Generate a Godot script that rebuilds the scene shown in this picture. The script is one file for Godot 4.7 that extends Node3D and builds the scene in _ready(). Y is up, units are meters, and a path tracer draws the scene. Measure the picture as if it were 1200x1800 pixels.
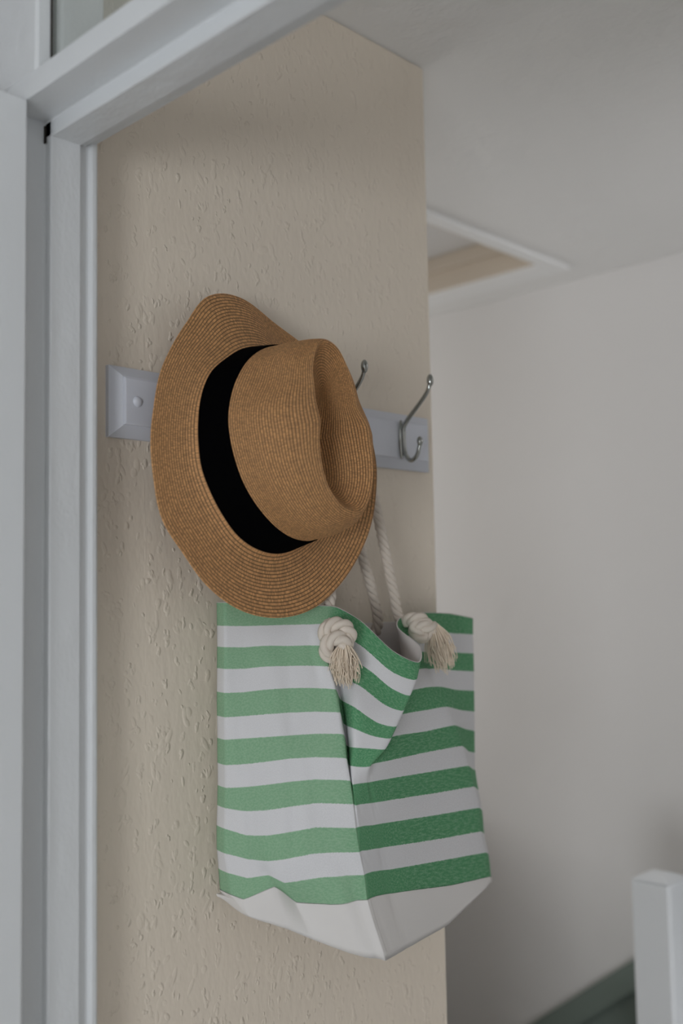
extends Node3D
# A straw hat and a striped beach bag on a coat rail, seen through a cottage bedroom doorway. Metres, y up, wall with the rail in the plane z = 0.

const CEIL := 2.335
var M := {}
var taken := {}

# ---------------------------------------------------------------- naming
func numbered(called: String) -> String:
	var n: int = taken.get(called, 0)
	taken[called] = n + 1
	return called if n == 0 else "%s_%03d" % [called, n]

func tag(o: Node3D, label: String, category: String, kind := "") -> Node3D:
	o.set_meta("label", label)
	o.set_meta("category", category)
	if kind:
		o.set_meta("kind", kind)
	return o

func thing(called: String, at := Vector3.ZERO) -> Node3D:
	var o := Node3D.new()
	o.name = numbered(called)
	o.position = at
	add_child(o)
	return o

func part(called: String, m: Mesh, mat: Material, parent: Node = null) -> MeshInstance3D:
	var o := MeshInstance3D.new()
	o.name = called if parent else numbered(called)
	o.mesh = m
	o.material_override = mat
	o.cast_shadow = GeometryInstance3D.SHADOW_CASTING_SETTING_ON
	(parent if parent else self).add_child(o, true)
	return o

# ---------------------------------------------------------------- shapes
func st_new() -> SurfaceTool:
	var st := SurfaceTool.new()
	st.begin(Mesh.PRIMITIVE_TRIANGLES)
	return st

func tri(st: SurfaceTool, a: Vector3, b: Vector3, c: Vector3, na: Vector3, nb: Vector3, nc: Vector3, ua := Vector2.ZERO, ub := Vector2.ZERO, uc := Vector2.ZERO) -> void:
	var f := (b - a).cross(c - a)
	if f.length_squared() < 1e-18:
		return
	var turn := f.dot(na + nb + nc) > 0.0
	st.set_normal(na); st.set_uv(ua); st.add_vertex(a)
	if turn:
		st.set_normal(nc); st.set_uv(uc); st.add_vertex(c)
		st.set_normal(nb); st.set_uv(ub); st.add_vertex(b)
	else:
		st.set_normal(nb); st.set_uv(ub); st.add_vertex(b)
		st.set_normal(nc); st.set_uv(uc); st.add_vertex(c)

func flat_poly(st: SurfaceTool, p: Array, n: Vector3) -> void:
	for i in range(1, p.size() - 1):
		tri(st, p[0], p[i], p[i + 1], n, n, n)

# box with chamfered edges between two corners
func box(st: SurfaceTool, a: Vector3, b: Vector3, r := 0.002) -> void:
	var c := (a + b) / 2.0
	var h := (b - a).abs() / 2.0
	r = minf(r, minf(h.x, minf(h.y, h.z)) * 0.9)
	var i := h - Vector3(r, r, r)
	var ax := [Vector3.RIGHT, Vector3.UP, Vector3.BACK]
	for k in 3:
		var u: Vector3 = ax[(k + 1) % 3]
		var v: Vector3 = ax[(k + 2) % 3]
		for s in [-1.0, 1.0]:
			var n: Vector3 = ax[k] * s
			var o := c + n * h[k]
			var iu: Vector3 = u * i[(k + 1) % 3]
			var iv: Vector3 = v * i[(k + 2) % 3]
			flat_poly(st, [o - iu - iv, o + iu - iv, o + iu + iv, o - iu + iv], n)
			for s2 in [-1.0, 1.0]:          # the chamfer between faces k and k+1
				var n2: Vector3 = u * s2
				var nn := (n + n2).normalized()
				var p1: Vector3 = c + n * h[k] + n2 * i[(k + 1) % 3]
				var p2: Vector3 = c + n * i[k] + n2 * h[(k + 1) % 3]
				flat_poly(st, [p1 - iv, p1 + iv, p2 + iv, p2 - iv], nn)
				for s3 in [-1.0, 1.0]:
					if k == 0:
						var w: Vector3 = v * s3
						flat_poly(st, [c + n * h.x + n2 * i.y + w * i.z, c + n * i.x + n2 * h.y + w * i.z, c + n * i.x + n2 * i.y + w * h.z], (n + n2 + w).normalized())

func box_mesh(list: Array, r := 0.002) -> Mesh:
	var st := st_new()
	for e in list:
		box(st, e[0], e[1], r)
	return st.commit()

func chamfered(poly: Array, r: float) -> PackedVector2Array:
	var out := PackedVector2Array()
	var n := poly.size()
	for k in n:
		var p: Vector2 = poly[k]
		var a: Vector2 = poly[(k + n - 1) % n]
		var b: Vector2 = poly[(k + 1) % n]
		var q := minf(r, minf(p.distance_to(a), p.distance_to(b)) * 0.4)
		out.append(p + (a - p).normalized() * q)
		out.append(p + (b - p).normalized() * q)
	return out

# a moulding: outline in two axes, drawn along the third; place(u, v, w) gives the point
func prism(st: SurfaceTool, poly: PackedVector2Array, from: float, to: float, place: Callable) -> void:
	var n := poly.size()
	var area := 0.0
	for k in n:
		area += poly[k].cross(poly[(k + 1) % n])
	for k in n:
		var a := poly[k]
		var b := poly[(k + 1) % n]
		var d := (b - a).normalized()
		var out2 := Vector2(d.y, -d.x) * signf(area)
		var o0: Vector3 = place.call(0.0, 0.0, 0.0)
		var nn: Vector3 = place.call(out2.x, out2.y, 0.0) - o0
		flat_poly(st, [place.call(a.x, a.y, from), place.call(b.x, b.y, from), place.call(b.x, b.y, to), place.call(a.x, a.y, to)], nn)
	var t := Geometry2D.triangulate_polygon(poly)
	for e in [from, to]:
		var nn: Vector3 = (place.call(0.0, 0.0, 1.0) - place.call(0.0, 0.0, 0.0)) * (1.0 if (e == to) == (to > from) else -1.0)
		for k in range(0, t.size(), 3):
			tri(st, place.call(poly[t[k]].x, poly[t[k]].y, e), place.call(poly[t[k + 1]].x, poly[t[k + 1]].y, e), place.call(poly[t[k + 2]].x, poly[t[k + 2]].y, e), nn, nn, nn)

func along_z(u: float, v: float, w: float) -> Vector3: return Vector3(u, v, w)
func along_y(u: float, v: float, w: float) -> Vector3: return Vector3(u, w, v)
func along_x(u: float, v: float, w: float) -> Vector3: return Vector3(w, v, u)

# a smooth sheet through rows of points; side +1 or -1 picks the outside
func sheet_normals(rows: Array, closed: bool, side: float) -> Array:
	var out := []
	var nr := rows.size()
	var nc: int = rows[0].size()
	for i in nr:
		var line := PackedVector3Array()
		line.resize(nc)
		for j in nc:
			var j0 := (j + nc - 1) % nc if closed else maxi(j - 1, 0)
			var j1 := (j + 1) % nc if closed else mini(j + 1, nc - 1)
			var du: Vector3 = rows[i][j1] - rows[i][j0]
			var dv: Vector3 = rows[mini(i + 1, nr - 1)][j] - rows[maxi(i - 1, 0)][j]
			line[j] = du.cross(dv).normalized() * side
		out.append(line)
	return out

func sheet(rows: Array, uv: Callable, closed := false, side := 1.0, normals := []) -> Mesh:
	if normals.is_empty():
		normals = sheet_normals(rows, closed, side)
	var nr := rows.size()
	var nc: int = rows[0].size()
	var pos := PackedVector3Array()
	var nor := PackedVector3Array()
	var tex := PackedVector2Array()
	var idx := PackedInt32Array()
	var wide := nc + 1 if closed else nc
	for i in nr:
		for j in wide:
			pos.append(rows[i][j % nc])
			nor.append(normals[i][j % nc])
			tex.append(uv.call(i, j))
	for i in nr - 1:
		for j in wide - 1:
			var a := i * wide + j
			var b := a + 1
			var c := a + wide
			var d := c + 1
			for t in [[a, b, d], [a, d, c]]:
				var f: Vector3 = (pos[t[1]] - pos[t[0]]).cross(pos[t[2]] - pos[t[0]])
				if f.dot(nor[t[0]] + nor[t[1]] + nor[t[2]]) > 0.0:
					idx.append_array(PackedInt32Array([t[0], t[2], t[1]]))
				else:
					idx.append_array(PackedInt32Array([t[0], t[1], t[2]]))
	var arr := []
	arr.resize(Mesh.ARRAY_MAX)
	arr[Mesh.ARRAY_VERTEX] = pos
	arr[Mesh.ARRAY_NORMAL] = nor
	arr[Mesh.ARRAY_TEX_UV] = tex
	arr[Mesh.ARRAY_INDEX] = idx
	var m := ArrayMesh.new()
	m.add_surface_from_arrays(Mesh.PRIMITIVE_TRIANGLES, arr)
	return m

# centripetal Catmull-Rom through points, n steps per span
func catmull(a: Vector3, b: Vector3, c: Vector3, d: Vector3, f: float) -> Vector3:
	var t0 := 0.0
	var t1 := t0 + maxf(sqrt(a.distance_to(b)), 1e-3)
	var t2 := t1 + maxf(sqrt(b.distance_to(c)), 1e-3)
	var t3 := t2 + maxf(sqrt(c.distance_to(d)), 1e-3)
	var t := lerpf(t1, t2, f)
	var a1 := a * ((t1 - t) / (t1 - t0)) + b * ((t - t0) / (t1 - t0))
	var a2 := b * ((t2 - t) / (t2 - t1)) + c * ((t - t1) / (t2 - t1))
	var a3 := c * ((t3 - t) / (t3 - t2)) + d * ((t - t2) / (t3 - t2))
	var b1 := a1 * ((t2 - t) / (t2 - t0)) + a2 * ((t - t0) / (t2 - t0))
	var b2 := a2 * ((t3 - t) / (t3 - t1)) + a3 * ((t - t1) / (t3 - t1))
	return b1 * ((t2 - t) / (t2 - t1)) + b2 * ((t - t1) / (t2 - t1))

func curve(p: Array, n: int, closed := false, taut := 0.0, loose := Vector2i(-1, -1)) -> PackedVector3Array:
	var out := PackedVector3Array()
	var m := p.size()
	for k in (m if closed else m - 1):
		var a: Vector3 = p[(k + m - 1) % m] if closed or k > 0 else p[0] * 2.0 - p[1]
		var d: Vector3 = p[(k + 2) % m] if closed or k + 2 < m else p[m - 1] * 2.0 - p[m - 2]
		for s in n:
			out.append(catmull(a, p[k], p[(k + 1) % m], d, float(s) / n).lerp(p[k].lerp(p[(k + 1) % m], float(s) / n), taut if k < loose.x or k > loose.y else 0.1))
	if not closed:
		out.append(p[m - 1])
	return out

# frames that do not twist along a path
func frames(path: PackedVector3Array) -> Array:
	var out := []
	var n := path.size()
	var side := Vector3.ZERO
	for i in n:
		var t := (path[mini(i + 1, n - 1)] - path[maxi(i - 1, 0)]).normalized()
		if side == Vector3.ZERO:
			side = t.cross(Vector3.UP if absf(t.y) < 0.9 else Vector3.RIGHT)
		side = (side - t * side.dot(t)).normalized()
		out.append([side, t.cross(side)])
	return out

func tube(st: SurfaceTool, path: PackedVector3Array, radius: Callable, sides := 8) -> void:
	var fr := frames(path)
	var n := path.size()
	for i in n - 1:
		for k in sides:
			var q := []
			var qn := []
			for e in [[i, k], [i, k + 1], [i + 1, k + 1], [i + 1, k]]:
				var a: float = TAU * e[1] / sides
				var d: Vector3 = fr[e[0]][0] * cos(a) + fr[e[0]][1] * sin(a)
				var r: float = radius.call(float(e[0]) / (n - 1))
				q.append(path[e[0]] + d * r)
				qn.append(d)
			tri(st, q[0], q[1], q[2], qn[0], qn[1], qn[2])
			tri(st, q[0], q[2], q[3], qn[0], qn[2], qn[3])

# laid rope of three strands
func rope(st: SurfaceTool, path: PackedVector3Array, radius: float, pitch: float, phase := 0.0) -> void:
	var fr := frames(path)
	for s in 3:
		var line := PackedVector3Array()
		var far := 0.0
		for i in path.size():
			if i:
				far += path[i].distance_to(path[i - 1])
			var a := phase + TAU * s / 3.0 + TAU * far / pitch
			line.append(path[i] + (fr[i][0] * cos(a) + fr[i][1] * sin(a)) * radius * 0.53)
		tube(st, line, func(_t): return radius * 0.54, 10)

func ellipsoid(st: SurfaceTool, c: Vector3, r: Vector3, rows := 10, cols := 16) -> void:
	for i in rows:
		for j in cols:
			var q := []
			var qn := []
			for e in [[i, j], [i, j + 1], [i + 1, j + 1], [i + 1, j]]:
				var th: float = PI * e[0] / rows
				var ph: float = TAU * e[1] / cols
				var d := Vector3(sin(th) * cos(ph), cos(th), sin(th) * sin(ph))
				q.append(c + d * r)
				qn.append((d / r).normalized())
			tri(st, q[0], q[1], q[2], qn[0], qn[1], qn[2])
			tri(st, q[0], q[2], q[3], qn[0], qn[2], qn[3])

# periodic smooth interpolation of values given every 360 / n degrees
func ring(values: Array, deg: float) -> float:
	var n := values.size()
	var x := fposmod(deg, 360.0) / 360.0 * n
	var k := int(x)
	return cubic_interpolate(values[k % n], values[(k + 1) % n], values[(k + n - 1) % n], values[(k + 2) % n], x - k)

# ---------------------------------------------------------------- materials
func paint(c: Color, rough := 0.5) -> StandardMaterial3D:
	var m := StandardMaterial3D.new()
	m.albedo_color = c
	m.roughness = rough
	return m

func float_texture(w: int, h: int, data: PackedFloat32Array) -> ImageTexture:
	return ImageTexture.create_from_image(Image.create_from_data(w, h, false, Image.FORMAT_RF, data.to_byte_array()))

func with_relief(m: StandardMaterial3D, t: Texture2D, scale_cm: float, span: float) -> StandardMaterial3D:
	m.heightmap_enabled = true
	m.heightmap_texture = t
	m.heightmap_scale = scale_cm
	m.uv1_triplanar = true
	m.uv1_world_triplanar = true
	m.uv1_scale = Vector3.ONE / span
	return m

# woodchip wallpaper under paint: oval chips, mostly upright, on a faintly rippled ground; repeats every 0.7 m
func woodchip_texture() -> ImageTexture:
	var n := 1400
	var h := PackedFloat32Array()
	h.resize(n * n)
	var noise := FastNoiseLite.new()
	noise.seed = 5
	noise.frequency = 0.02
	noise.fractal_octaves = 3
	for y in n:
		for x in n:
			h[y * n + x] = 0.30 * noise.get_noise_2d(x * 1.6, y * 0.7)
	var rng := RandomNumberGenerator.new()
	rng.seed = 77
	for k in 1800:                          # each chip is one to four ovals run together
		var bx := rng.randi() % n
		var by := rng.randi() % n
		var size := rng.randf_range(0.45, 0.85) if rng.randf() < 0.75 else rng.randf_range(0.85, 1.5)
		var tall := rng.randf_range(0.3, 1.0)
		for q in rng.randi_range(1, 4):
			var cx := bx + int(rng.randfn(0.0, 4.5) * size)
			var cy := by + int(rng.randfn(0.0, 8.0) * size)
			var long := rng.randf_range(3.5, 10.0) * size
			var wide := rng.randf_range(2.6, 5.0) * size
			var tilt := rng.randfn(0.0, 0.4)
			var reach := int(long * 1.9 + 3.0)
			for dy in range(-reach, reach + 1):
				for dx in range(-reach, reach + 1):
					var u := (dx * cos(tilt) + dy * sin(tilt)) / wide
					var v := (-dx * sin(tilt) + dy * cos(tilt)) / long
					var d := u * u + v * v
					if d < 3.0:
						var i := posmod(cy + dy, n) * n + posmod(cx + dx, n)
						h[i] = maxf(h[i], tall * (1.0 - smoothstep(0.0, 3.0, d)) + h[i] * 0.4)
	return float_texture(n, n, h)

# brushed, slightly uneven plaster; repeats every 0.9 m
func plaster_texture() -> ImageTexture:
	var n := 768
	var h := PackedFloat32Array()
	h.resize(n * n)
	var a := FastNoiseLite.new()
	a.seed = 11
	a.frequency = 0.012
	a.fractal_octaves = 4
	for y in n:
		for x in n:
			var e := minf(minf(x, n - x), minf(y, n - y)) / 60.0
			h[y * n + x] = (a.get_noise_2d(x * 1.5, y) + 0.25 * a.get_noise_2d(x * 9.0 + 900.0, y * 5.0)) * minf(e, 1.0)
	return float_texture(n, n, h)

# plaited straw: each row a braid of short stitches; the picture holds 16 rows of 24 stitches
func straw_textures() -> Array:
	var n := 768
	var h := PackedFloat32Array()
	h.resize(n * n)
	var px := PackedByteArray()
	px.resize(n * n * 3)
	var rng := RandomNumberGenerator.new()
	rng.seed = 3
	var shade := []
	for k in 16 * 24:
		shade.append(rng.randf_range(0.86, 1.10))
	var grain := FastNoiseLite.new()
	grain.seed = 8
	grain.frequency = 0.09
	for y in n:
		for x in n:
			var v := y / 48.0
			var row := int(v)
			var fv := v - row
			var u := x / 32.0 + (0.5 if row % 2 else 0.0) + 0.45 * absf(fv - 0.5)
			var fu := u - floorf(u)
			var cell: float = shade[row * 24 + int(floorf(u)) % 24]
			var across := sin(PI * clampf(fv, 0.0, 1.0))
			var alongs := sin(PI * fu)
			var hh := pow(across, 0.6) * 0.76 + pow(maxf(alongs, 0.0), 0.5) * 0.24 + 0.10 * grain.get_noise_2d(x, y * 3.0)
			h[y * n + x] = hh
			var b := cell * lerpf(0.42, 1.0, smoothstep(0.2, 0.85, hh)) * (1.0 + 0.12 * grain.get_noise_2d(x * 0.6, y * 2.0 + 300.0))
			var i := (y * n + x) * 3
			px[i] = int(clampf(204.0 * b, 0.0, 255.0))
			px[i + 1] = int(clampf(153.0 * b, 0.0, 255.0))
			px[i + 2] = int(clampf(101.0 * b, 0.0, 255.0))
	return [ImageTexture.create_from_image(Image.create_from_data(n, n, false, Image.FORMAT_RGB8, px)), float_texture(n, n, h)]

# printed canvas: seven green stripes down 13 bands, chalky print on a plain weave, sun faded on the part that hangs outward on the left
func stripe_texture() -> ImageTexture:
	var w := 1536
	var n := 1248
	var px := PackedByteArray()
	px.resize(w * n * 3)
	var a := FastNoiseLite.new()
	a.seed = 21
	a.frequency = 0.09
	a.fractal_octaves = 3
	var f := FastNoiseLite.new()
	f.seed = 22
	f.frequency = 0.35
	f.fractal_octaves = 1
	for y in n:
		for x in w:
			var v := 13.0 * (y + 0.5) / n
			var i := (y * w + x) * 3
			var weave := f.get_noise_2d(x * 2.0, y * 0.5)
			if int(v + 0.02 * weave) % 2 == 0:
				var u := float(x) / w
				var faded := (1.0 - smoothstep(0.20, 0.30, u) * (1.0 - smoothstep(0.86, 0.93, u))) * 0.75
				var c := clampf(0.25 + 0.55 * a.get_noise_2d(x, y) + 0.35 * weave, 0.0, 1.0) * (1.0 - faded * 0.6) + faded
				px[i] = int(lerpf(82.0, 156.0, clampf(c, 0.0, 1.0)))
				px[i + 1] = int(lerpf(152.0, 194.0, clampf(c, 0.0, 1.0)))
				px[i + 2] = int(lerpf(104.0, 160.0, clampf(c, 0.0, 1.0)))
			else:
				px[i] = int(231.0 + 8.0 * weave)
				px[i + 1] = int(231.0 + 8.0 * weave)
				px[i + 2] = int(233.0 + 8.0 * weave)
	return ImageTexture.create_from_image(Image.create_from_data(w, n, false, Image.FORMAT_RGB8, px))

func weave_texture() -> ImageTexture:
	var n := 256
	var h := PackedFloat32Array()
	h.resize(n * n)
	for y in n:
		for x in n:
			var over := (x / 8 + y / 8) % 2 == 0
			h[y * n + x] = sin(PI * (x % 8 + 0.5) / 8.0) * (1.0 if over else 0.5) + sin(PI * (y % 8 + 0.5) / 8.0) * (0.5 if over else 1.0)
	return float_texture(n, n, h)

func make_materials() -> void:
	var plaster := plaster_texture()
	M.cream = with_relief(paint(Color8(240, 228, 211), 0.55), woodchip_texture(), 0.082, 0.7)
	M.plaster = with_relief(paint(Color8(226, 224, 222), 0.8), plaster, 0.07, 0.9)
	M.ceiling = with_relief(paint(Color8(242, 241, 239), 0.8), plaster, 0.2, 0.9)
	M.gloss = with_relief(paint(Color8(228, 231, 233), 0.32), plaster, 0.06, 0.5)
	M.trim = paint(Color8(246, 246, 245), 0.4)
	M.board = paint(Color8(222, 225, 234), 0.45)
	M.hatch = paint(Color8(214, 202, 186), 0.7)
	M.dark = paint(Color8(40, 34, 28), 0.9)
	M.green_paint = paint(Color8(118, 130, 122), 0.6)
	M.boards = paint(Color8(205, 203, 199), 0.8)
	M.chrome = paint(Color8(165, 167, 163), 0.12)
	M.chrome.metallic = 1.0
	M.glass = paint(Color(0.86, 0.92, 0.88, 0.12), 0.02)
	M.glass.transparency = BaseMaterial3D.TRANSPARENCY_ALPHA
	var s := straw_textures()
	M.straw = paint(Color.WHITE, 0.62)
	M.straw.albedo_texture = s[0]
	M.straw.heightmap_enabled = true
	M.straw.heightmap_texture = s[1]
	M.straw.heightmap_scale = 0.07
	M.ribbon = paint(Color8(5, 5, 6), 1.0)
	M.ribbon.metallic_specular = 0.1
	var weave := weave_texture()
	M.canvas = paint(Color.WHITE, 0.9)
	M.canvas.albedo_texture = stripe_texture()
	M.plain = paint(Color8(236, 233, 230), 0.9)
	M.lining = paint(Color8(232, 226, 222), 0.9)
	M.cotton = paint(Color8(230, 219, 206), 0.95)
	M.fringe = paint(Color8(245, 229, 208), 0.95)

# ---------------------------------------------------------------- the setting
func window_hole(st: SurfaceTool, x0: float, x1: float, z0: float, z1: float, wz0: float, wz1: float, wy0: float, wy1: float, across_x: bool) -> void:
	# a wall slab with one rectangular opening; across_x: the slab is thin in x and runs along z
	for e in [[z0, wz0, 0.0, CEIL], [wz1, z1, 0.0, CEIL], [wz0, wz1, 0.0, wy0], [wz0, wz1, wy1, CEIL]]:
		if across_x:
			box(st, Vector3(x0, e[2], e[0]), Vector3(x1, e[3], e[1]), 0.001)
		else:
			box(st, Vector3(e[0], e[2], x0), Vector3(e[1], e[3], x1), 0.001)

func casement(called: String, label: String, wz0: float, wz1: float, wy0: float, wy1: float, x: float, across_x: bool) -> void:
	var o := thing(called)
	tag(o, label, "window", "structure")
	var place := func(z: float, y: float, d: float): return Vector3(x + d, y, z) if across_x else Vector3(z, y, x + d)
	var mid := (wz0 + wz1) / 2.0
	var st := st_new()
	for e in [[wz0, wz0 + 0.05, wy0, wy1], [wz1 - 0.05, wz1, wy0, wy1], [mid - 0.03, mid + 0.03, wy0, wy1], [wz0, wz1, wy0, wy0 + 0.05], [wz0, wz1, wy1 - 0.05, wy1]]:
		box(st, place.call(e[0], e[2], -0.03), place.call(e[1], e[3], 0.03), 0.004)
	part("window_frame", st.commit(), M.gloss, o)
	for e in [[wz0 + 0.05, mid - 0.03], [mid + 0.03, wz1 - 0.05]]:
		part("pane", box_mesh([[place.call(e[0], wy0 + 0.05, -0.002), place.call(e[1], wy1 - 0.05, 0.002)]], 0.0005), M.glass, o)

func build_room() -> void:
	tag(part("wall_back", box_mesh([[Vector3(0.6, 0, -0.11), Vector3(1.237, CEIL, 0)]], 0.004), M.cream), "cream painted woodchip wall that carries the coat rail", "wall", "structure")
	# the wall that the doorway is in, the bedroom, the landing
	tag(part("wall_doorway", box_mesh([[Vector3(0.509, 0, -2.5), Vector3(0.6, CEIL, 0.0)], [Vector3(0.509, 0, 1.06), Vector3(0.6, CEIL, 3.2)], [Vector3(0.509, 2.30, 0.0), Vector3(0.6, CEIL, 1.06)]], 0.001), M.plaster), "white wall around the doorway between bedroom and landing", "wall", "structure")
	var st := st_new()
	window_hole(st, -2.55, -2.4, -1.3, 3.2, 1.45, 2.45, 0.62, 1.58, true)
	tag(part("wall_left", st.commit(), M.plaster), "bedroom wall with the low window behind the camera", "wall", "structure")
	tag(part("wall_bedroom_side", box_mesh([[Vector3(-2.5, 0, -1.3), Vector3(0.52, CEIL, -1.2)]], 0.001), M.plaster), "white side wall of the bedroom beyond the door leaf", "wall", "structure")
	tag(part("wall_front", box_mesh([[Vector3(-2.5, 0, 3.1), Vector3(0.6, CEIL, 3.2)]], 0.001), M.plaster), "white bedroom wall behind the camera on the right", "wall", "structure")
	tag(part("wall_right", box_mesh([[Vector3(2.4, 0, -2.6), Vector3(2.5, CEIL, 2.3)]], 0.001), M.plaster), "pale grey far wall of the landing behind the stairs", "wall", "structure")
	st = st_new()
	window_hole(st, -2.6, -2.5, 0.5, 2.5, 0.75, 2.05, 1.2, 2.2, false)
	tag(part("wall_half", box_mesh([[Vector3(0.7, 0, -1.1), Vector3(2.4, 0.95, -1.04)]], 0.004), M.plaster), "half height white wall at the foot of the stairs", "wall", "structure")
	tag(part("wall_stub", box_mesh([[Vector3(0.6, 0, 1.062), Vector3(1.74, CEIL, 1.13)]], 0.001), M.plaster), "white wall stub of the landing right of the doorway", "wall", "structure")
	tag(part("wall_far", st.commit(), M.plaster), "white end wall of the landing beyond the rail wall", "wall", "structure")
	st = st_new()
	window_hole(st, 2.2, 2.3, 0.5, 2.5, 1.45, 2.32, 0.85, 2.1, false)
	tag(part("wall_landing", st.commit(), M.plaster), "landing wall with a window to the right of the view", "wall", "structure")
	tag(part("floor", box_mesh([[Vector3(-2.55, -0.1, -2.6), Vector3(2.5, 0, 3.2)]], 0.001), M.boards), "pale floor of bedroom and landing", "floor", "structure")
	# ceiling with the loft opening left free
	tag(part("ceiling", box_mesh([
		[Vector3(-2.55, CEIL, -2.6), Vector3(1.5, CEIL + 0.1, 3.2)], [Vector3(2.2, CEIL, -2.6), Vector3(2.5, CEIL + 0.1, 3.2)],
		[Vector3(1.5, CEIL, -2.6), Vector3(2.2, CEIL + 0.1, -1.02)], [Vector3(1.5, CEIL, -0.425), Vector3(2.2, CEIL + 0.1, 3.2)]], 0.0005), M.ceiling),
		"white brushed plaster ceiling above bedroom and landing", "ceiling", "structure")

func build_doorway() -> void:
	# left jamb: rebate, stop; head of the same section; architraves on the landing side
	var o := thing("trim_1")
	tag(o, "white gloss painted door frame with rebate and stop", "door frame", "structure")
	var st := st_new()
	prism(st, chamfered([Vector2(0.506, -0.03), Vector2(0.506, 0.038), Vector2(0.548, 0.038), Vector2(0.548, 0.05), Vector2(0.584, 0.05), Vector2(0.584, -0.03)], 0.0012), 0.0, 2.02, along_y)
	part("jamb", st.commit(), M.gloss, o)
	st = st_new()
	prism(st, chamfered([Vector2(0.506, 1.06), Vector2(0.506, 0.992), Vector2(0.548, 0.992), Vector2(0.548, 0.98), Vector2(0.584, 0.98), Vector2(0.584, 1.06)], 0.0012), 0.0, 2.02, along_y)
	part("jamb", st.commit(), M.gloss, o)
	st = st_new()
	prism(st, chamfered([Vector2(0.506, 2.0321), Vector2(0.506, 2.0066), Vector2(0.548, 2.0066), Vector2(0.548, 1.9895), Vector2(0.584, 1.9895), Vector2(0.584, 2.04), Vector2(0.535, 2.04)], 0.0012), 0.036, 1.0, along_z)
	part("head", st.commit(), M.gloss, o)
	st = st_new()
	prism(st, chamfered([Vector2(0.584, -0.01), Vector2(0.584, 0.0435), Vector2(0.597, 0.0405), Vector2(0.600, 0.046), Vector2(0.606, 0.046), Vector2(0.609, 0.043), Vector2(0.609, -0.01)], 0.0012), 0.0, 2.0, along_y)
	part("architrave", st.commit(), M.gloss, o)
	st = st_new()
	prism(st, chamfered([Vector2(0.584, 2.07), Vector2(0.584, 1.9945), Vector2(0.595, 1.9945), Vector2(0.598, 1.999), Vector2(0.606, 1.999), Vector2(0.609, 2.002), Vector2(0.609, 2.07)], 0.0012), 0.001, 1.04, along_z)
	part("architrave", st.commit(), M.gloss, o)
	var slot := part("notch", box_mesh([[Vector3(0.5460, 1.984, 0.0365), Vector3(0.5476, 2.003, 0.0415)]], 0.0004), M.dark, o)
	slot.set_meta("label", "small dark notch in the rebate corner")
	# the fixed light over the door
	var w := thing("window_1")
	tag(w, "fixed glazed light above the door head with white frame", "window", "structure")
	part("stile", box_mesh([[Vector3(0.505, 2.028, -0.02), Vector3(0.585, 2.31, 0.095)]], 0.003), M.gloss, w)
	part("stile", box_mesh([[Vector3(0.505, 2.028, 0.95), Vector3(0.585, 2.31, 1.06)]], 0.003), M.gloss, w)
	part("top_rail", box_mesh([[Vector3(0.505, 2.28, 0.0), Vector3(0.585, 2.315, 1.06)]], 0.003), M.gloss, w)
	part("pane", box_mesh([[Vector3(0.5215, 2.03, 0.09), Vector3(0.5255, 2.29, 0.96)]], 0.0005), M.glass, w)
	part("putty_line", box_mesh([[Vector3(0.5205, 2.03, 0.094), Vector3(0.5265, 2.29, 0.0975)]], 0.0005), M.dark, w)
	# the door leaf, open a quarter turn into the bedroom
	var d := thing("door_1")
	tag(d, "white painted door leaf standing open at the left edge", "door", "structure")
	part("leaf", box_mesh([[Vector3(-0.25, 0.01, 0.043), Vector3(0.5045, 2.004, 0.08)]], 0.002), M.gloss, d)

func build_loft() -> void:
	var o := thing("loft_hatch")
	tag(o, "white framed loft hatch set in the landing ceiling near the far wall", "hatch")
	var y0 := CEIL - 0.009
	part("hatch_trim", box_mesh([[Vector3(1.42, y0, -0.425), Vector3(2.29, CEIL, -0.385)]], 0.002), M.trim, o)
	part("hatch_trim", box_mesh([[Vector3(2.20, y0, -1.06), Vector3(2.29, CEIL, -0.4255)]], 0.002), M.trim, o)
	part("hatch_trim", box_mesh([[Vector3(1.42, y0, -1.06), Vector3(1.50, CEIL, -0.4255)]], 0.002), M.trim, o)
	part("hatch_trim", box_mesh([[Vector3(1.5005, y0, -1.06), Vector3(2.1995, CEIL, -1.02)]], 0.002), M.trim, o)
	var y1 := CEIL + 0.19
	part("hatch_lining", box_mesh([[Vector3(2.19, CEIL - 0.004, -1.03), Vector3(2.215, y1, -0.415)], [Vector3(1.485, CEIL - 0.004, -1.03), Vector3(1.51, y1, -0.415)], [Vector3(1.5, CEIL - 0.004, -1.035), Vector3(2.2, y1, -1.01)], [Vector3(1.5, CEIL - 0.004, -0.435), Vector3(2.2, y1, -0.41)]], 0.001), M.hatch, o)
	part("hatch_stop", box_mesh([[Vector3(2.172, CEIL + 0.045, -1.01), Vector3(2.19, CEIL + 0.085, -0.435)], [Vector3(1.51, CEIL + 0.045, -1.01), Vector3(1.528, CEIL + 0.085, -0.435)], [Vector3(1.528, CEIL + 0.045, -1.01), Vector3(2.172, CEIL + 0.085, -0.992)], [Vector3(1.528, CEIL + 0.045, -0.453), Vector3(2.172, CEIL + 0.085, -0.435)]], 0.001), M.hatch, o)
	part("hatch_panel", box_mesh([[Vector3(1.512, CEIL + 0.086, -1.008), Vector3(2.188, CEIL + 0.104, -0.437)]], 0.002), M.plaster, o)

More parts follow.
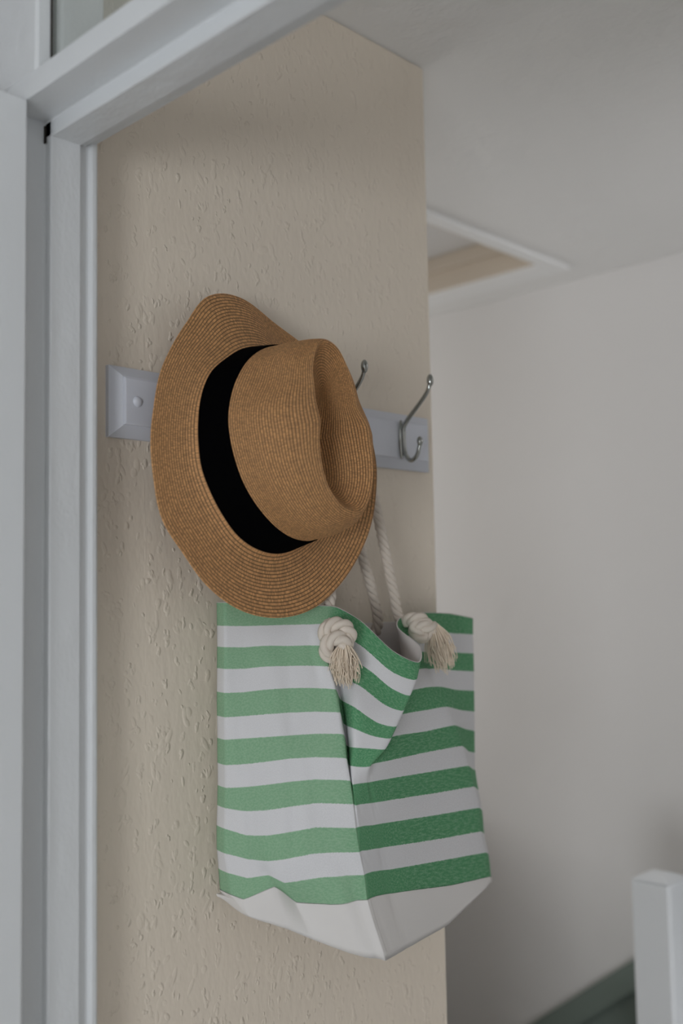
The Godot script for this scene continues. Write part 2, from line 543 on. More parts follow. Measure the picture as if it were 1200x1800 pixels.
func build_stairs() -> void:
	var o := thing("newel_post", Vector3(1.84, 0, 0.03))
	tag(o, "square white newel post at the lower right by the stairs", "post")
	part("post", box_mesh([[Vector3(-0.04, 0, -0.04), Vector3(0.04, 0.957, 0.04)]], 0.006), M.gloss, o)
	var st := st_new()
	var low := [Vector3(-0.04, 0.957, -0.04), Vector3(0.04, 0.957, -0.04), Vector3(0.04, 0.957, 0.04), Vector3(-0.04, 0.957, 0.04)]
	var rows := []
	for k in 6:
		var t := k / 5.0
		var line := PackedVector3Array()
		for j in 32:
			var a := TAU * j / 32.0
			var sq := Vector2(cos(a), sin(a))
			sq = sq / maxf(absf(sq.x), absf(sq.y)) * (0.0385 * (1.0 - t * 0.98))
			line.append(Vector3(sq.x, 0.957 + 0.012 * sin(t * PI / 2.0), sq.y))
		rows.append(line)
	part("cap", sheet(rows, func(i, j): return Vector2(j / 32.0, i / 5.0), true, -1.0), M.gloss, o)
	# flight rising toward the window wall along the far wall
	var s := thing("staircase", Vector3(2.0, 0, -0.9))
	tag(s, "narrow stair with a grey green painted string against the far wall", "stairs")
	var rise := 0.195
	var run := 0.257
	var poly := PackedVector2Array()
	var up := Vector2(run, rise).normalized()
	st = st_new()
	# outline in (z, y), measured from the foot of the flight
	var line_y := func(z: float, dy: float): return dy + (z - 0.55) * rise / run
	poly = PackedVector2Array([Vector2(-0.1, line_y.call(-0.1, 0.50)), Vector2(2.2, line_y.call(2.2, 0.50)), Vector2(2.2, line_y.call(2.2, 0.572)), Vector2(-0.1, line_y.call(-0.1, 0.572))])
	prism(st, poly, 0.355, 0.398, along_x)
	part("string_capping", st.commit(), M.green_paint, s)
	st = st_new()
	poly = PackedVector2Array([Vector2(-0.1, line_y.call(-0.1, 0.20)), Vector2(2.2, line_y.call(2.2, 0.20)), Vector2(2.2, line_y.call(2.2, 0.50)), Vector2(-0.1, line_y.call(-0.1, 0.50))])
	prism(st, poly, 0.375, 0.398, along_x)
	part("string", st.commit(), M.green_paint, s)
	for k in 10:
		var z := -0.02 + k * run
		var y := (k + 1) * rise - 0.22
		if y < 0.05:
			continue
		part("tread", box_mesh([[Vector3(-0.1, y - 0.03, z), Vector3(0.374, y, z + run + 0.02)]], 0.006), M.green_paint, s)
		part("riser", box_mesh([[Vector3(-0.1, maxf(y - rise, 0.0), z + 0.02), Vector3(0.374, y - 0.0305, z + 0.035)]], 0.001), M.green_paint, s)

# ---------------------------------------------------------------- the coat rail
func build_rail() -> void:
	var o := thing("coat_rack", Vector3(0.647, 1.6835, 0))
	tag(o, "long white wooden coat rail with chrome double hooks on the cream wall", "coat rack")
	var L := 0.569
	var H := 0.0825
	var st := st_new()
	var outs := [[0.0, 0.0], [0.0, 0.006], [0.002, 0.0075], [0.0125, 0.0155], [0.0135, 0.0155], [0.0142, 0.018], [0.0155, 0.0185]]
	for k in outs.size() - 1:
		var a: Array = outs[k]
		var b: Array = outs[k + 1]
		var pa := [Vector3(a[0], a[0], a[1]), Vector3(L - a[0], a[0], a[1]), Vector3(L - a[0], H - a[0], a[1]), Vector3(a[0], H - a[0], a[1])]
		var pb := [Vector3(b[0], b[0], b[1]), Vector3(L - b[0], b[0], b[1]), Vector3(L - b[0], H - b[0], b[1]), Vector3(b[0], H - b[0], b[1])]
		for e in 4:
			var f := (e + 1) % 4
			var nn: Vector3 = (pa[f] - pa[e]).cross(pb[e] - pa[e]).normalized()
			flat_poly(st, [pa[e], pa[f], pb[f], pb[e]], nn)
		if k == outs.size() - 2:
			flat_poly(st, pb, Vector3.BACK)
		if k == 0:
			flat_poly(st, pa, Vector3.FORWARD)
	part("board", st.commit(), M.board, o)
	st = st_new()
	ellipsoid(st, Vector3(0.0308, 0.0415, 0.0183), Vector3(0.0062, 0.0062, 0.0034))
	part("screw_cap", st.commit(), M.board, o)
	var proto: Node3D
	for x in [0.863, 1.0, 1.138]:
		var h := make_hook() if proto == null else proto.duplicate()
		if proto == null:
			proto = h
		h.name = "hook"
		h.position = Vector3(x - 0.647, 0.0415, 0.0185)
		h.set_meta("label", "chrome double coat hook")
		o.add_child(h, true)

func make_hook() -> Node3D:
	var o := Node3D.new()
	var st := st_new()
	var rows := []
	for k in 9:                             # upright oval backplate, domed
		var t := k / 8.0
		var line := PackedVector3Array()
		for j in 24:
			var a := TAU * j / 24.0
			var r := cos(t * PI / 2.0)
			line.append(Vector3(0.0058 * cos(a) * maxf(r, 0.001), 0.029 * sin(a) * maxf(pow(r, 0.5), 0.001), 0.0048 * sin(t * PI / 2.0)))
		rows.append(line)
	part("backplate", sheet(rows, func(i, j): return Vector2(j / 24.0, i / 8.0), true, 1.0), M.chrome, o)
	st = st_new()
	var up := curve([Vector3(0, 0.004, 0.004), Vector3(0, 0.018, 0.006), Vector3(0, 0.028, 0.014), Vector3(0, 0.043, 0.031), Vector3(0, 0.060, 0.049), Vector3(0, 0.068, 0.0545), Vector3(0, 0.079, 0.0575)], 6)
	tube(st, up, func(t): return 0.0036 - 0.0010 * t, 12)
	ellipsoid(st, Vector3(0, 0.0790, 0.0576), Vector3(0.0050, 0.0092, 0.0050))
	part("upper_prong", st.commit(), M.chrome, o)
	st = st_new()
	var low := curve([Vector3(0, 0.012, 0.005), Vector3(0, -0.012, 0.006), Vector3(0, -0.026, 0.010), Vector3(0, -0.0325, 0.0185), Vector3(0, -0.027, 0.029), Vector3(0, -0.014, 0.0345), Vector3(0, -0.007, 0.0355)], 6)
	tube(st, low, func(t): return 0.0034 - 0.0008 * t, 12)
	ellipsoid(st, Vector3(0, -0.0065, 0.0357), Vector3(0.0044, 0.0072, 0.0044))
	part("lower_prong", st.commit(), M.chrome, o)
	return o

# ---------------------------------------------------------------- the hat
const BRIM := [0.167, 0.1641, 0.161, 0.1615, 0.1644, 0.1757, 0.196, 0.1947, 0.1724, 0.1613, 0.1564, 0.1544, 0.1578, 0.1618, 0.1713, 0.1753, 0.1864, 0.1942, 0.1961, 0.1929, 0.1843, 0.1771, 0.1726, 0.1691]
const BRIM_OUT := [0.108, 0.103, 0.098, 0.088, 0.070, 0.052, 0.040, 0.041, 0.045, 0.053, 0.060, 0.068, 0.074, 0.077, 0.081, 0.087, 0.093, 0.099, 0.105, 0.109, 0.111, 0.112, 0.112, 0.110]
const HEAD := [0.106, 0.107, 0.110, 0.115, 0.120, 0.125, 0.1261, 0.1236, 0.1191, 0.1182, 0.1142, 0.1111, 0.1098, 0.1113, 0.1119, 0.115, 0.1203, 0.1227, 0.1226, 0.1186, 0.1150, 0.1120, 0.1095, 0.107]
const BAND := [0.084, 0.087, 0.093, 0.102, 0.113, 0.119, 0.1205, 0.1185, 0.1135, 0.1067, 0.1008, 0.0962, 0.0914, 0.0888, 0.089, 0.0906, 0.0943, 0.1005, 0.1069, 0.1106, 0.1060, 0.0980, 0.0905, 0.086]
const TOP := [0.034, 0.033, 0.033, 0.037, 0.050, 0.070, 0.092, 0.097, 0.078, 0.058, 0.049, 0.044, 0.0425, 0.0445, 0.0500, 0.0575, 0.069, 0.083, 0.095, 0.098, 0.080, 0.059, 0.044, 0.037]
const HAT := Vector3(0.816, 1.672, 0)

func hat_dir(deg: float) -> Vector3:
	return Vector3(cos(deg_to_rad(deg)), sin(deg_to_rad(deg)), 0)

func hat_join(deg: float) -> Vector3:
	return HAT + hat_dir(deg) * ring(HEAD, deg) + Vector3(0, 0, 0.088 - 0.010 * sin(deg_to_rad(deg)))

func hat_band(deg: float) -> Vector3:
	return HAT + hat_dir(deg) * ring(BAND, deg) + Vector3(0, 0, 0.128 - 0.006 * sin(deg_to_rad(deg)))

func build_hat() -> void:
	var o := thing("straw_hat")
	tag(o, "brown straw trilby with black ribbon band hanging from the coat rail", "hat")
	var cols := 300
	# brim: from the head opening out to the edge, round it and back underneath
	var rows := []
	var steps := 120
	var braids := 18.0
	for i in steps + 1:
		rows.append(PackedVector3Array())
	for j in cols:
		var deg := 360.0 * j / cols
		var a := hat_join(deg)
		var b := HAT + hat_dir(deg) * ring(BRIM, deg) + Vector3(0, 0, ring(BRIM_OUT, deg))
		for i in steps + 1:
			var t := float(i) / steps
			var p := a.lerp(b, t)
			var flat := a.lerp(b, t)
			var sag := b.z - a.z
			p.z = flat.z - sag * 0.55 * t * (1.0 - t) - 0.004 * sin(PI * t) + 0.006 * exp(-t * 14.0) - 0.006 * exp(-14.0) 
			p.z += 0.00032 * absf(sin(PI * t * braids))
			rows[i].append(p)
	var nor := sheet_normals(rows, true, 1.0)
	var under := []
	for i in steps + 1:
		var line := PackedVector3Array()
		for j in cols:
			line.append(rows[i][j] - Vector3(0, 0, 0.0022) * (nor[i][j].z if nor[i][j].z > 0 else -nor[i][j].z))
		under.append(line)
	var round_ := []
	for k in 5:
		var a := PI * (k + 1) / 6.0
		var line := PackedVector3Array()
		for j in cols:
			var mid: Vector3 = (rows[steps][j] + under[steps][j]) / 2.0
			line.append(mid + hat_dir(360.0 * j / cols) * 0.0016 * sin(a) + (rows[steps][j] - mid) * cos(a) * 1.25)
		round_.append(line)
	var all := rows + round_
	under.reverse()
	all = all + under
	var s_stitch := 26.0
	part("brim", sheet(all, func(i, j): return Vector2(float(j) / cols * s_stitch, braids / 16.0 * (i if i <= steps else 2 * steps + 6 - i) / steps), true, 1.0), M.straw, o)
	# crown: from the head opening out past the band, over the rim and down into the dent
	var prof := []
	var n_prof := 0
	for j in cols:
		var deg := 360.0 * j / cols
		var a := hat_join(deg)
		var b := hat_band(deg)
		var tc := Vector3(0.826, 1.690, 0)
		var top := tc + hat_dir(deg) * ring(TOP, deg)
		top.z = 0.207 - 0.012 * maxf(0.0, sin(deg_to_rad(deg))) + 0.002 * cos(deg_to_rad(deg * 2.0))
		var pinch := 0.011 * (exp(-pow((deg - 138.0) / 17.0, 2.0)) + exp(-pow((deg - 42.0) / 17.0, 2.0)))
		var m1 := b.lerp(top, 0.14)
		m1.z = lerpf(b.z, top.z, 0.46)
		var m2 := b.lerp(top, 0.46)
		m2.z = lerpf(b.z, top.z, 0.83)
		var inward := (tc - b); inward.z = 0.0
		inward = inward.normalized()
		m1 += inward * pinch * 0.75
		m2 += inward * pinch * 0.35
		var dc := Vector3(0.827, 1.683, 0)
		var e := hat_dir(deg)
		var bottom := dc + Vector3(e.x * 0.009, e.y * 0.056, 0.152 + 0.018 * absf(e.y))
		var steep := clampf(-e.x, 0.0, 1.0)
		var inn := top.lerp(bottom, lerpf(0.30, 0.10, steep))
		inn.z = lerpf(top.z, bottom.z, lerpf(0.40, 0.42, steep))
		var end := dc + Vector3(0, e.y * 0.05, 0.1505 + 0.018 * absf(e.y))
		var line := curve([a, b, m1, m2, top, inn, bottom, end], 22, false, 0.25)
		n_prof = line.size()
		prof.append(line)
	# spread points evenly over the length so that the braids keep their width
	var crown_rows := []
	var total := 0.0
	var mean := PackedFloat32Array()
	for i in n_prof:
		var line := PackedVector3Array()
		var d := 0.0
		for j in cols:
			line.append(prof[j][i])
			if i:
				d += prof[j][i].distance_to(prof[j][i - 1])
		total += d / cols
		mean.append(total)
		crown_rows.append(line)
	var fine := []
	var far := []
	var count := 340
	var seg := 0
	for k in count + 1:
		var s := total * k / count
		while seg < n_prof - 2 and mean[seg + 1] < s:
			seg += 1
		var f := clampf((s - mean[seg]) / maxf(mean[seg + 1] - mean[seg], 1e-9), 0.0, 1.0)
		var line := PackedVector3Array()
		for j in cols:
			line.append(crown_rows[seg][j].lerp(crown_rows[seg + 1][j], f))
		fine.append(line)
		far.append(s)
	var cn := sheet_normals(fine, true, 1.0)
	var flip := -1.0 if cn[60][150].dot(Vector3(-1, 0, 0)) < 0.0 else 1.0
	var pitch := 0.0030
	for k in count + 1:
		for j in cols:
			fine[k][j] += cn[k][j] * flip * 0.00042 * absf(sin(PI * far[k] / pitch))
	part("crown", sheet(fine, func(i, j): return Vector2(float(j) / cols * 18.0, far[i] / pitch / 16.0), true, flip), M.straw, o)
	# ribbon band wrapped round the foot of the crown, with a flat bow on the far side
	var band := []
	for k in 13:
		var t := k / 12.0
		var line := PackedVector3Array()
		for j in cols:
			var deg := 360.0 * j / cols
			var p := hat_join(deg).lerp(hat_band(deg), 0.02 + t * 0.98)
			line.append(p + hat_dir(deg) * (0.0022 - (0.0018 if k == 12 or k == 0 else 0.0)))
		band.append(line)
	part("ribbon_band", sheet(band, func(i, j): return Vector2(float(j) / cols, i / 12.0), true, 1.0), M.ribbon, o)
	var st := st_new()
	var c := hat_join(352.0).lerp(hat_band(352.0), 0.5) + Vector3(0.006, 0, 0)
	for s in [-1.0, 1.0]:
		box(st, c + Vector3(-0.001, s * 0.003, -0.017), c + Vector3(0.004, s * 0.030, 0.017), 0.002)
	box(st, c + Vector3(-0.001, -0.006, -0.018), c + Vector3(0.006, 0.006, 0.018), 0.002)
	part("bow", st.commit(), M.ribbon, o)

# ---------------------------------------------------------------- the bag
# front of the bag, in millimetres: one line per stripe edge from the rim down, 17 points from its left to its right side
const BAG := [
	[777,1493,50, 800,1491,60, 822,1490,70, 855,1488,80, 881,1487,92, 898,1486,105, 907,1484,108, 924,1468,130, 957,1429,155, 991,1414,165, 1020,1430,145, 1034,1455,95, 1061,1466,75, 1094,1471,67, 1131,1472,60, 1202,1469,50, 1271,1460,40], # stripe edge 0
	[777,1466,50, 799,1465,60, 822,1465,70, 852,1465,83, 871,1465,97, 885,1465,110, 893,1460,112, 921,1437,135, 952,1404,158, 980,1394,170, 1002,1412,150, 1035,1428,100, 1055,1440,85, 1090,1445,76, 1127,1445,70, 1197,1441,55, 1270,1436,40], # stripe edge 1
	[777,1441,50, 799,1440,60, 820,1441,72, 847,1440,87, 866,1440,102, 877,1439,115, 894,1433,108, 924,1411,138, 947,1385,160, 966,1376,172, 989,1397,150, 1034,1409,100, 1054,1419,90, 1088,1420,83, 1123,1419,77, 1196,1413,58, 1270,1407,40], # stripe edge 2
	[776,1388,50, 796,1388,63, 814,1390,77, 839,1391,95, 864,1390,113, 880,1388,130, 903,1374,114, 891,1367,150, 914,1348,165, 937,1342,174, 962,1356,150, 998,1372,115, 1035,1374,115, 1077,1374,105, 1118,1372,95, 1190,1360,68, 1269,1351,40], # stripe edge 4
	[776,1334,50, 792,1335,66, 809,1336,82, 832,1337,101, 855,1338,121, 876,1337,145, 899,1320,128, 882,1322,155, 897,1320,164, 919,1317,171, 933,1320,158, 960,1318,130, 976,1323,135, 1059,1319,118, 1143,1317,100, 1205,1303,70, 1267,1291,40], # stripe edge 6
	[776,1305,50, 790,1306,68, 807,1308,84, 829,1311,104, 850,1312,125, 875,1310,150, 892,1299,138, 880,1301,154, 890,1299,160, 900,1299,164, 905,1299,161, 916,1299,155, 946,1298,150, 1047,1294,127, 1158,1287,100, 1209,1271,72, 1266,1259,40], # stripe edge 7
	[776,1279,50, 789,1280,69, 805,1282,86, 827,1285,106, 848,1287,127, 875,1285,155, 883,1281,150, 879,1280,156, 888,1280,157, 903,1279,156, 910,1278,154, 916,1278,153, 947,1276,148, 1049,1268,126, 1171,1258,100, 1220,1244,70, 1266,1233,40], # stripe edge 8
	[774,1233,50, 789,1226,72, 806,1225,88, 819,1229,108, 842,1234,130, 876,1232,162, 880,1232,161, 883,1232,161, 894,1231,159, 913,1228,155, 923,1227,153, 934,1226,151, 970,1222,145, 1073,1210,124, 1192,1197,100, 1239,1183,70, 1279,1171,40], # stripe edge 10
	[774,1205,50, 788,1200,73, 804,1197,90, 814,1200,108, 839,1206,132, 878,1205,165, 881,1205,164, 885,1205,163, 897,1203,161, 915,1201,157, 925,1199,154, 936,1198,152, 974,1193,146, 1076,1179,125, 1195,1164,100, 1241,1150,70, 1283,1136,40], # stripe edge 11
	[776,1183,52, 787,1179,74, 800,1183,96, 816,1173,106, 848,1179,138, 882,1179,168, 885,1179,167, 889,1179,166, 901,1178,163, 920,1175,159, 930,1173,156, 941,1171,154, 977,1166,148, 1082,1151,127, 1205,1133,100, 1251,1118,70, 1292,1104,40], # stripe edge 12
	[778,1159,55, 785,1155,70, 805,1170,100, 835,1147,104, 856,1147,140, 884,1151,170, 888,1151,169, 892,1151,168, 905,1150,165, 924,1147,161, 934,1145,158, 944,1143,156, 982,1137,150, 1088,1117,128, 1213,1098,100, 1252,1085,72, 1294,1071,42], # stripe edge 13
	[781,1154,55, 790,1135,75, 824,1119,100, 850,1104,115, 880,1088,145, 907,1079,175, 912,1079,174, 918,1078,172, 931,1077,168, 949,1076,163, 959,1076,161, 969,1075,158, 994,1074,152, 1082,1070,130, 1195,1085,103, 1246,1078,75, 1291,1067,45], # stripe edge 14
]
const BAG_AT := [0, 1, 2, 4, 6, 7, 8, 10, 11, 12, 13, 14]

func bag_ring(r: int) -> Array:
	var p := []
	var src: Array = BAG[r]
	for k in 17:
		p.append(Vector3(src[k * 3], src[k * 3 + 1], src[k * 3 + 2]) / 1000.0)
	var R: Vector3 = p[16]
	var L: Vector3 = p[0]
	var down: float = clampf(r / 11.0, 0.0, 1.0)
	var sag: float = maxf(0.0, 1.0 - r / 4.0) * 0.012
	# the panel against the wall
	p.append(Vector3(R.x - 0.008, R.y, 0.026))
	p.append(Vector3(lerpf(L.x, R.x, 0.78), lerpf(L.y, R.y, 0.78) - sag * 0.6, 0.020))
	p.append(Vector3(lerpf(L.x, R.x, 0.55), lerpf(L.y, R.y, 0.55) - sag * 1.3, 0.022))
	p.append(Vector3(lerpf(L.x, R.x, 0.28), lerpf(L.y, R.y, 0.28) - sag * 0.5, 0.020))
	p.append(Vector3(L.x + 0.006, L.y, 0.028))
	return p

func build_bag() -> void:
	var o := thing("beach_bag")
	tag(o, "green and white striped canvas beach bag with knotted rope handles hanging below the hat", "bag")
	# smooth rows round the bag, then smooth columns down it
	var rings := []
	for r in BAG.size():
		rings.append(curve(bag_ring(r), 7, true, 0.72, Vector2i(6, 11) if r < 6 else Vector2i(-1, -1)))
	var nc: int = rings[0].size()
	var per := 8
	var rows := []
	var vs := PackedFloat32Array()
	for r in rings.size() - 1:
		var gap: int = BAG_AT[r + 1] - BAG_AT[r]
		for s in per * gap:
			var f := float(s) / (per * gap)
			var line := PackedVector3Array()
			for j in nc:
				var b: Vector3 = rings[r][j]
				var c: Vector3 = rings[r + 1][j]
				var a: Vector3 = rings[r - 1][j] if r > 0 else b * 2.0 - c
				var d: Vector3 = rings[r + 2][j] if r + 2 < rings.size() and r + 1 != 10 else c * 2.0 - b
				line.append(catmull(a, b, c, d, f))
			rows.append(line)
			vs.append(BAG_AT[r] + f * gap)
	rows.append(rings[rings.size() - 1])
	vs.append(14.0)
	# soft creases in the cloth: [column in 0..1 of the front, row, half widths, height]
	var front := 16 * 7
	var nor := sheet_normals(rows, true, 1.0)
	var side := 1.0 if nor[60][20].z > 0.0 else -1.0
	var ripple := FastNoiseLite.new()
	ripple.seed = 4
	ripple.frequency = 0.9
	ripple.fractal_octaves = 2
	var creases := [[0.20, 9.4, 0.016, 1.6, -0.0020], [0.225, 9.8, 0.025, 1.8, 0.0022], [0.16, 5.5, 0.02, 3.0, 0.0008], [0.19, 5.0, 0.015, 2.6, -0.0010], [0.27, 12.6, 0.018, 1.4, 0.0020], [0.295, 13.2, 0.012, 1.2, -0.0025], [0.08, 11.5, 0.03, 1.6, 0.0016], [0.235, 7.0, 0.02, 2.0, -0.0008], [0.26, 3.2, 0.016, 1.6, -0.0012], [0.055, 7.0, 0.008, 6.0, -0.0009], [0.86, 3.0, 0.02, 1.6, -0.002]]
	for i in rows.size():
		for j in nc:
			if j > front:
				continue
			var u := float(j) / front
			var h := 0.0005 * ripple.get_noise_2d(u * 9.0, vs[i] * 0.55)
			for c in creases:
				var du: float = (u - c[0] - (vs[i] - c[1]) * 0.006) / c[2]
				var dv: float = (vs[i] - c[1]) / c[3]
				h += 1.5 * c[4] * exp(-du * du - dv * dv)
			rows[i][j] += nor[i][j] * side * h * minf(1.0, minf(u, 1.0 - u) * 14.0)
	nor = sheet_normals(rows, true, side)
	var cut := 0
	while vs[cut] < 12.999:
		cut += 1
	var round_uv := func(i, j): return Vector2(float(j) / nc, vs[i] / 13.0)
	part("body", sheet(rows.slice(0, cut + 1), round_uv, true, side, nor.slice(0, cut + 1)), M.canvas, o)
	# plain base panel, turned under to the back
	var base := []
	for i in range(cut, rows.size()):
		var line := PackedVector3Array()
		for j in nc:
			line.append(rows[i][j] + nor[i][j] * 0.0008)
		base.append(line)
	var last: PackedVector3Array = base[base.size() - 1]
	for k in range(1, 7):
		var line := PackedVector3Array()
		for j in nc:
			var p := last[j]
			var f := k / 6.0
			line.append(Vector3(p.x, lerpf(p.y, maxf(p.y, 1.06 + 0.09 * clampf((1.29 - p.x) / 0.5, 0.0, 1.0)), f * f), lerpf(p.z, 0.026, f)))
		base.append(line)
	part("base", sheet(base, func(i, j): return Vector2(float(j) / nc * 2.0, i * 0.02), true, side), M.plain, o)
	# white inside of the cloth, and the turned rim that joins the two faces
	var inside := []
	var inside_n := []
	for i in rows.size():
		var line := PackedVector3Array()
		var ln := PackedVector3Array()
		for j in nc:
			line.append(rows[i][j] - nor[i][j] * 0.0014)
			ln.append(-nor[i][j])
		inside.append(line)
		inside_n.append(ln)
	part("lining", sheet(inside, func(i, j): return Vector2(float(j) / nc, i * 0.01), true, -side, inside_n), M.lining, o)
	var rim := []
	for k in 7:
		var a := PI * k / 6.0
		var line := PackedVector3Array()
		for j in nc:
			var n: Vector3 = nor[0][j]
			line.append(rows[0][j] - n * 0.0007 + n * 0.0011 * cos(a) + Vector3(0, 0.0011 * sin(a), 0))
		rim.append(line)
	part("rim", sheet(rim, func(i, j): return Vector2(float(j) / nc, i * 0.1), true, side), M.lining, o)
	build_handles(o)

func build_handles(bag: Node3D) -> void:
	# front handle: from the left knot up over the third hook and down to the right knot
	var st := st_new()
	var front := curve([Vector3(0.888, 1.462, 0.122), Vector3(0.893, 1.468, 0.102), Vector3(0.911, 1.497, 0.093), Vector3(0.940, 1.580, 0.075), Vector3(0.975, 1.668, 0.060), Vector3(0.990, 1.694, 0.0505), Vector3(1.003, 1.700, 0.048), Vector3(1.017, 1.690, 0.0495), Vector3(1.033, 1.640, 0.055), Vector3(1.045, 1.590, 0.058), Vector3(1.055, 1.545, 0.060), Vector3(1.065, 1.500, 0.062), Vector3(1.070, 1.468, 0.066), Vector3(1.074, 1.456, 0.080)], 10)
	rope(st, front, 0.0073, -0.034)
	var h := part("handle", st.commit(), M.cotton, bag)
	st = st_new()
	var back := curve([Vector3(0.900, 1.440, 0.012), Vector3(0.905, 1.448, 0.030), Vector3(0.925, 1.500, 0.040), Vector3(0.957, 1.600, 0.043), Vector3(0.983, 1.672, 0.045), Vector3(0.994, 1.688, 0.043), Vector3(1.003, 1.690, 0.040), Vector3(1.009, 1.680, 0.040), Vector3(1.012, 1.630, 0.043), Vector3(1.016, 1.565, 0.047), Vector3(1.037, 1.512, 0.045), Vector3(1.056, 1.462, 0.040), Vector3(1.060, 1.447, 0.030), Vector3(1.060, 1.440, 0.012)], 10)
	rope(st, back, 0.0073, -0.034, 1.0)
	part("handle", st.commit(), M.cotton, bag)
	# knots, each with its frayed end
	knot(bag, h, Vector3(0.884, 1.450, 0.131), Vector3(0.80, 0.0, 0.60), [
		Vector3(-2, 8, -14), Vector3(-12, 0, -7), Vector3(-16, 3, 1), Vector3(-13, 11, 6), Vector3(-4, 15, 8), Vector3(6, 13, 8), Vector3(13, 5, 6), Vector3(11, -7, 3), Vector3(2, -17, -3), Vector3(-8, -23, 1), Vector3(-15, -17, 6), Vector3(-14, -7, 10), Vector3(-6, -1, 13), Vector3(3, -2, 13), Vector3(7, -10, 10)], Vector3(6, -7, 9), Vector3(8, -54, 6), 18.0)
	knot(bag, h, Vector3(1.084, 1.452, 0.093), Vector3(0.97, 0.0, 0.25), [
		Vector3(-14, 10, -12), Vector3(-15, 13, -2), Vector3(-8, 14, 6), Vector3(2, 8, 9), Vector3(4, -3, 8), Vector3(-4, -11, 9), Vector3(-13, -7, 9), Vector3(-16, 1, 6), Vector3(-9, 5, 11), Vector3(1, 2, 14), Vector3(12, 1, 12)], Vector3(14, 5, 12), Vector3(34, -54, 8), 21.0)

func knot(bag: Node3D, _h: Node3D, at: Vector3, right: Vector3, pts: Array, t0: Vector3, t1: Vector3, flare: float) -> void:
	var e1 := right.normalized()
	var e3 := e1.cross(Vector3.UP).normalized()
	if e3.z < 0.0:
		e3 = -e3
	var w := func(p: Vector3): return at + (e1 * p.x + Vector3.UP * p.y + e3 * p.z) / 1000.0
	var line := []
	for p in pts:
		line.append(w.call(p))
	var st := st_new()
	rope(st, curve(line, 10), 0.0088, -0.040, 0.6)
	var k := part("knot", st.commit(), M.cotton, bag)
	st = st_new()
	var rng := RandomNumberGenerator.new()
	rng.seed = 40 + int(flare)
	for s in 190:
		var a := rng.randf() * TAU
		var r := sqrt(rng.randf())
		var off := Vector3(cos(a) * r, sin(a) * r * 0.45, sin(a) * r * 0.8)
		var reach := rng.randf_range(0.72, 1.06)
		var start := t0 + off * 5.0
		var endp := t0.lerp(t1, reach) + off * flare * (1.35 - 0.75 * smoothstep(0.7, 1.06, reach)) + Vector3(rng.randfn(0, 1.6), rng.randfn(0, 2.0), 0)
		var midp := start.lerp(endp, 0.5) + off * flare * 0.25 + Vector3(rng.randfn(0, 1.2), rng.randfn(0, 1.2), rng.randfn(0, 1.2))
		var q := start.lerp(endp, 0.8) + off * flare * 0.12 + Vector3(rng.randfn(0, 1.6), rng.randfn(0, 1.2), rng.randfn(0, 1.0))
		var rad := rng.randf_range(0.00045, 0.0009)
		tube(st, curve([w.call(start), w.call(midp), w.call(q), w.call(endp)], 4), func(t): return rad * (1.0 - 0.4 * t), 5)
	part("tassel", st.commit(), M.fringe, k)

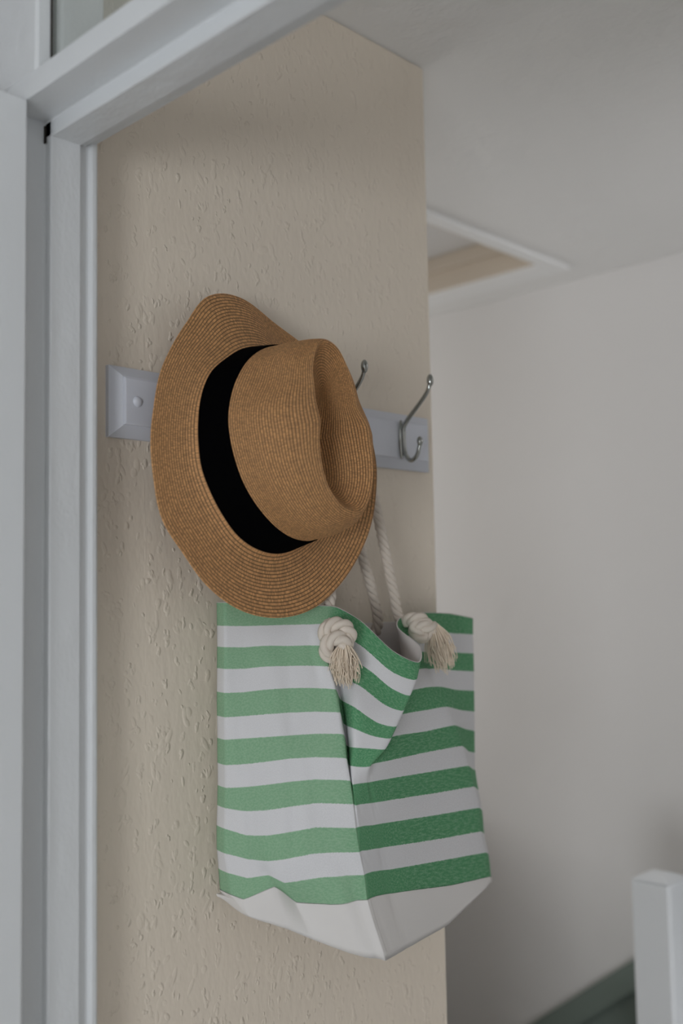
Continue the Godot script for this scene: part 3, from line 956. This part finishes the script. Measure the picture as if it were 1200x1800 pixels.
# ---------------------------------------------------------------- all together
func _ready() -> void:
	# camera: a 35 mm lens held at eye height in the bedroom, looking up a little and to the right of the doorway
	var cam := Camera3D.new()
	cam.name = "camera"
	var yaw := deg_to_rad(44.18)
	var pitch := deg_to_rad(4.58)
	var roll := deg_to_rad(-1.06)
	var fw := Vector3(cos(yaw) * cos(pitch), sin(pitch), -sin(yaw) * cos(pitch))
	var rt := fw.cross(Vector3.UP).normalized()
	var up := rt.cross(fw)
	cam.transform = Transform3D(Basis(rt * cos(roll) + up * sin(roll), up * cos(roll) - rt * sin(roll), -fw), Vector3(0, 1.5, 1.0))
	cam.keep_aspect = Camera3D.KEEP_HEIGHT
	cam.near = 0.02
	cam.far = 60.0
	var lens := CameraAttributesPhysical.new()
	lens.frustum_focal_length = 24.17
	lens.frustum_near = 0.02
	lens.frustum_far = 60.0
	lens.frustum_focus_distance = 1.26
	lens.exposure_aperture = 1.45
	cam.attributes = lens
	cam.fov = rad_to_deg(2.0 * atan(900.0 / 1813.0))
	add_child(cam)
	cam.current = true
	# sky seen by the windows
	var env := Environment.new()
	var sky := Sky.new()
	var sm := ProceduralSkyMaterial.new()
	sm.sky_top_color = Color(0.55, 0.66, 0.80)
	sm.sky_horizon_color = Color(0.80, 0.84, 0.88)
	sm.ground_bottom_color = Color(0.32, 0.34, 0.30)
	sm.ground_horizon_color = Color(0.6, 0.62, 0.6)
	sky.sky_material = sm
	env.background_mode = Environment.BG_SKY
	env.sky = sky
	env.background_energy_multiplier = 1.0
	env.tonemap_mode = Environment.TONE_MAPPER_LINEAR
	env.tonemap_exposure = 0.485
	env.sdfgi_enabled = true
	env.ssao_enabled = true
	env.ssil_enabled = true
	var we := WorldEnvironment.new()
	we.name = "environment"
	we.environment = env
	add_child(we)
	# daylight through the low bedroom window behind the camera and the landing window on the right
	daylight("bedroom_window_daylight", Vector3(-2.36, 1.1, 1.95), Vector2(0.95, 0.85), Vector3.RIGHT, Color(0.965, 0.98, 1.0), 7.9)
	daylight("landing_window_daylight", Vector3(1.9, 1.5, 2.16), Vector2(0.8, 1.15), Vector3.FORWARD, Color(0.98, 0.98, 1.0), 4.5)
	daylight("stair_window_daylight", Vector3(1.4, 1.7, -2.46), Vector2(1.2, 0.9), Vector3.BACK, Color(1.0, 0.995, 0.99), 2.6)
	make_materials()
	build_room()
	casement("window_2", "low white casement window of the bedroom behind the camera", 1.45, 2.45, 0.62, 1.58, -2.47, true)
	casement("window_3", "white casement window of the landing right of the view", 1.45, 2.32, 0.85, 2.1, 2.25, false)
	casement("window_4", "white casement window at the landing end beyond the rail wall", 0.75, 2.05, 1.2, 2.2, -2.55, false)
	build_doorway()
	build_loft()
	build_stairs()
	build_rail()
	build_hat()
	build_bag()

func daylight(called: String, at: Vector3, size: Vector2, towards: Vector3, c: Color, energy: float) -> void:
	var l := AreaLight3D.new()
	l.name = called
	l.area_size = size
	l.light_color = c
	l.light_energy = energy
	l.area_normalize_energy = true
	l.area_range = 12.0
	l.shadow_enabled = true
	l.look_at_from_position(at, at + towards, Vector3.UP)
	add_child(l)
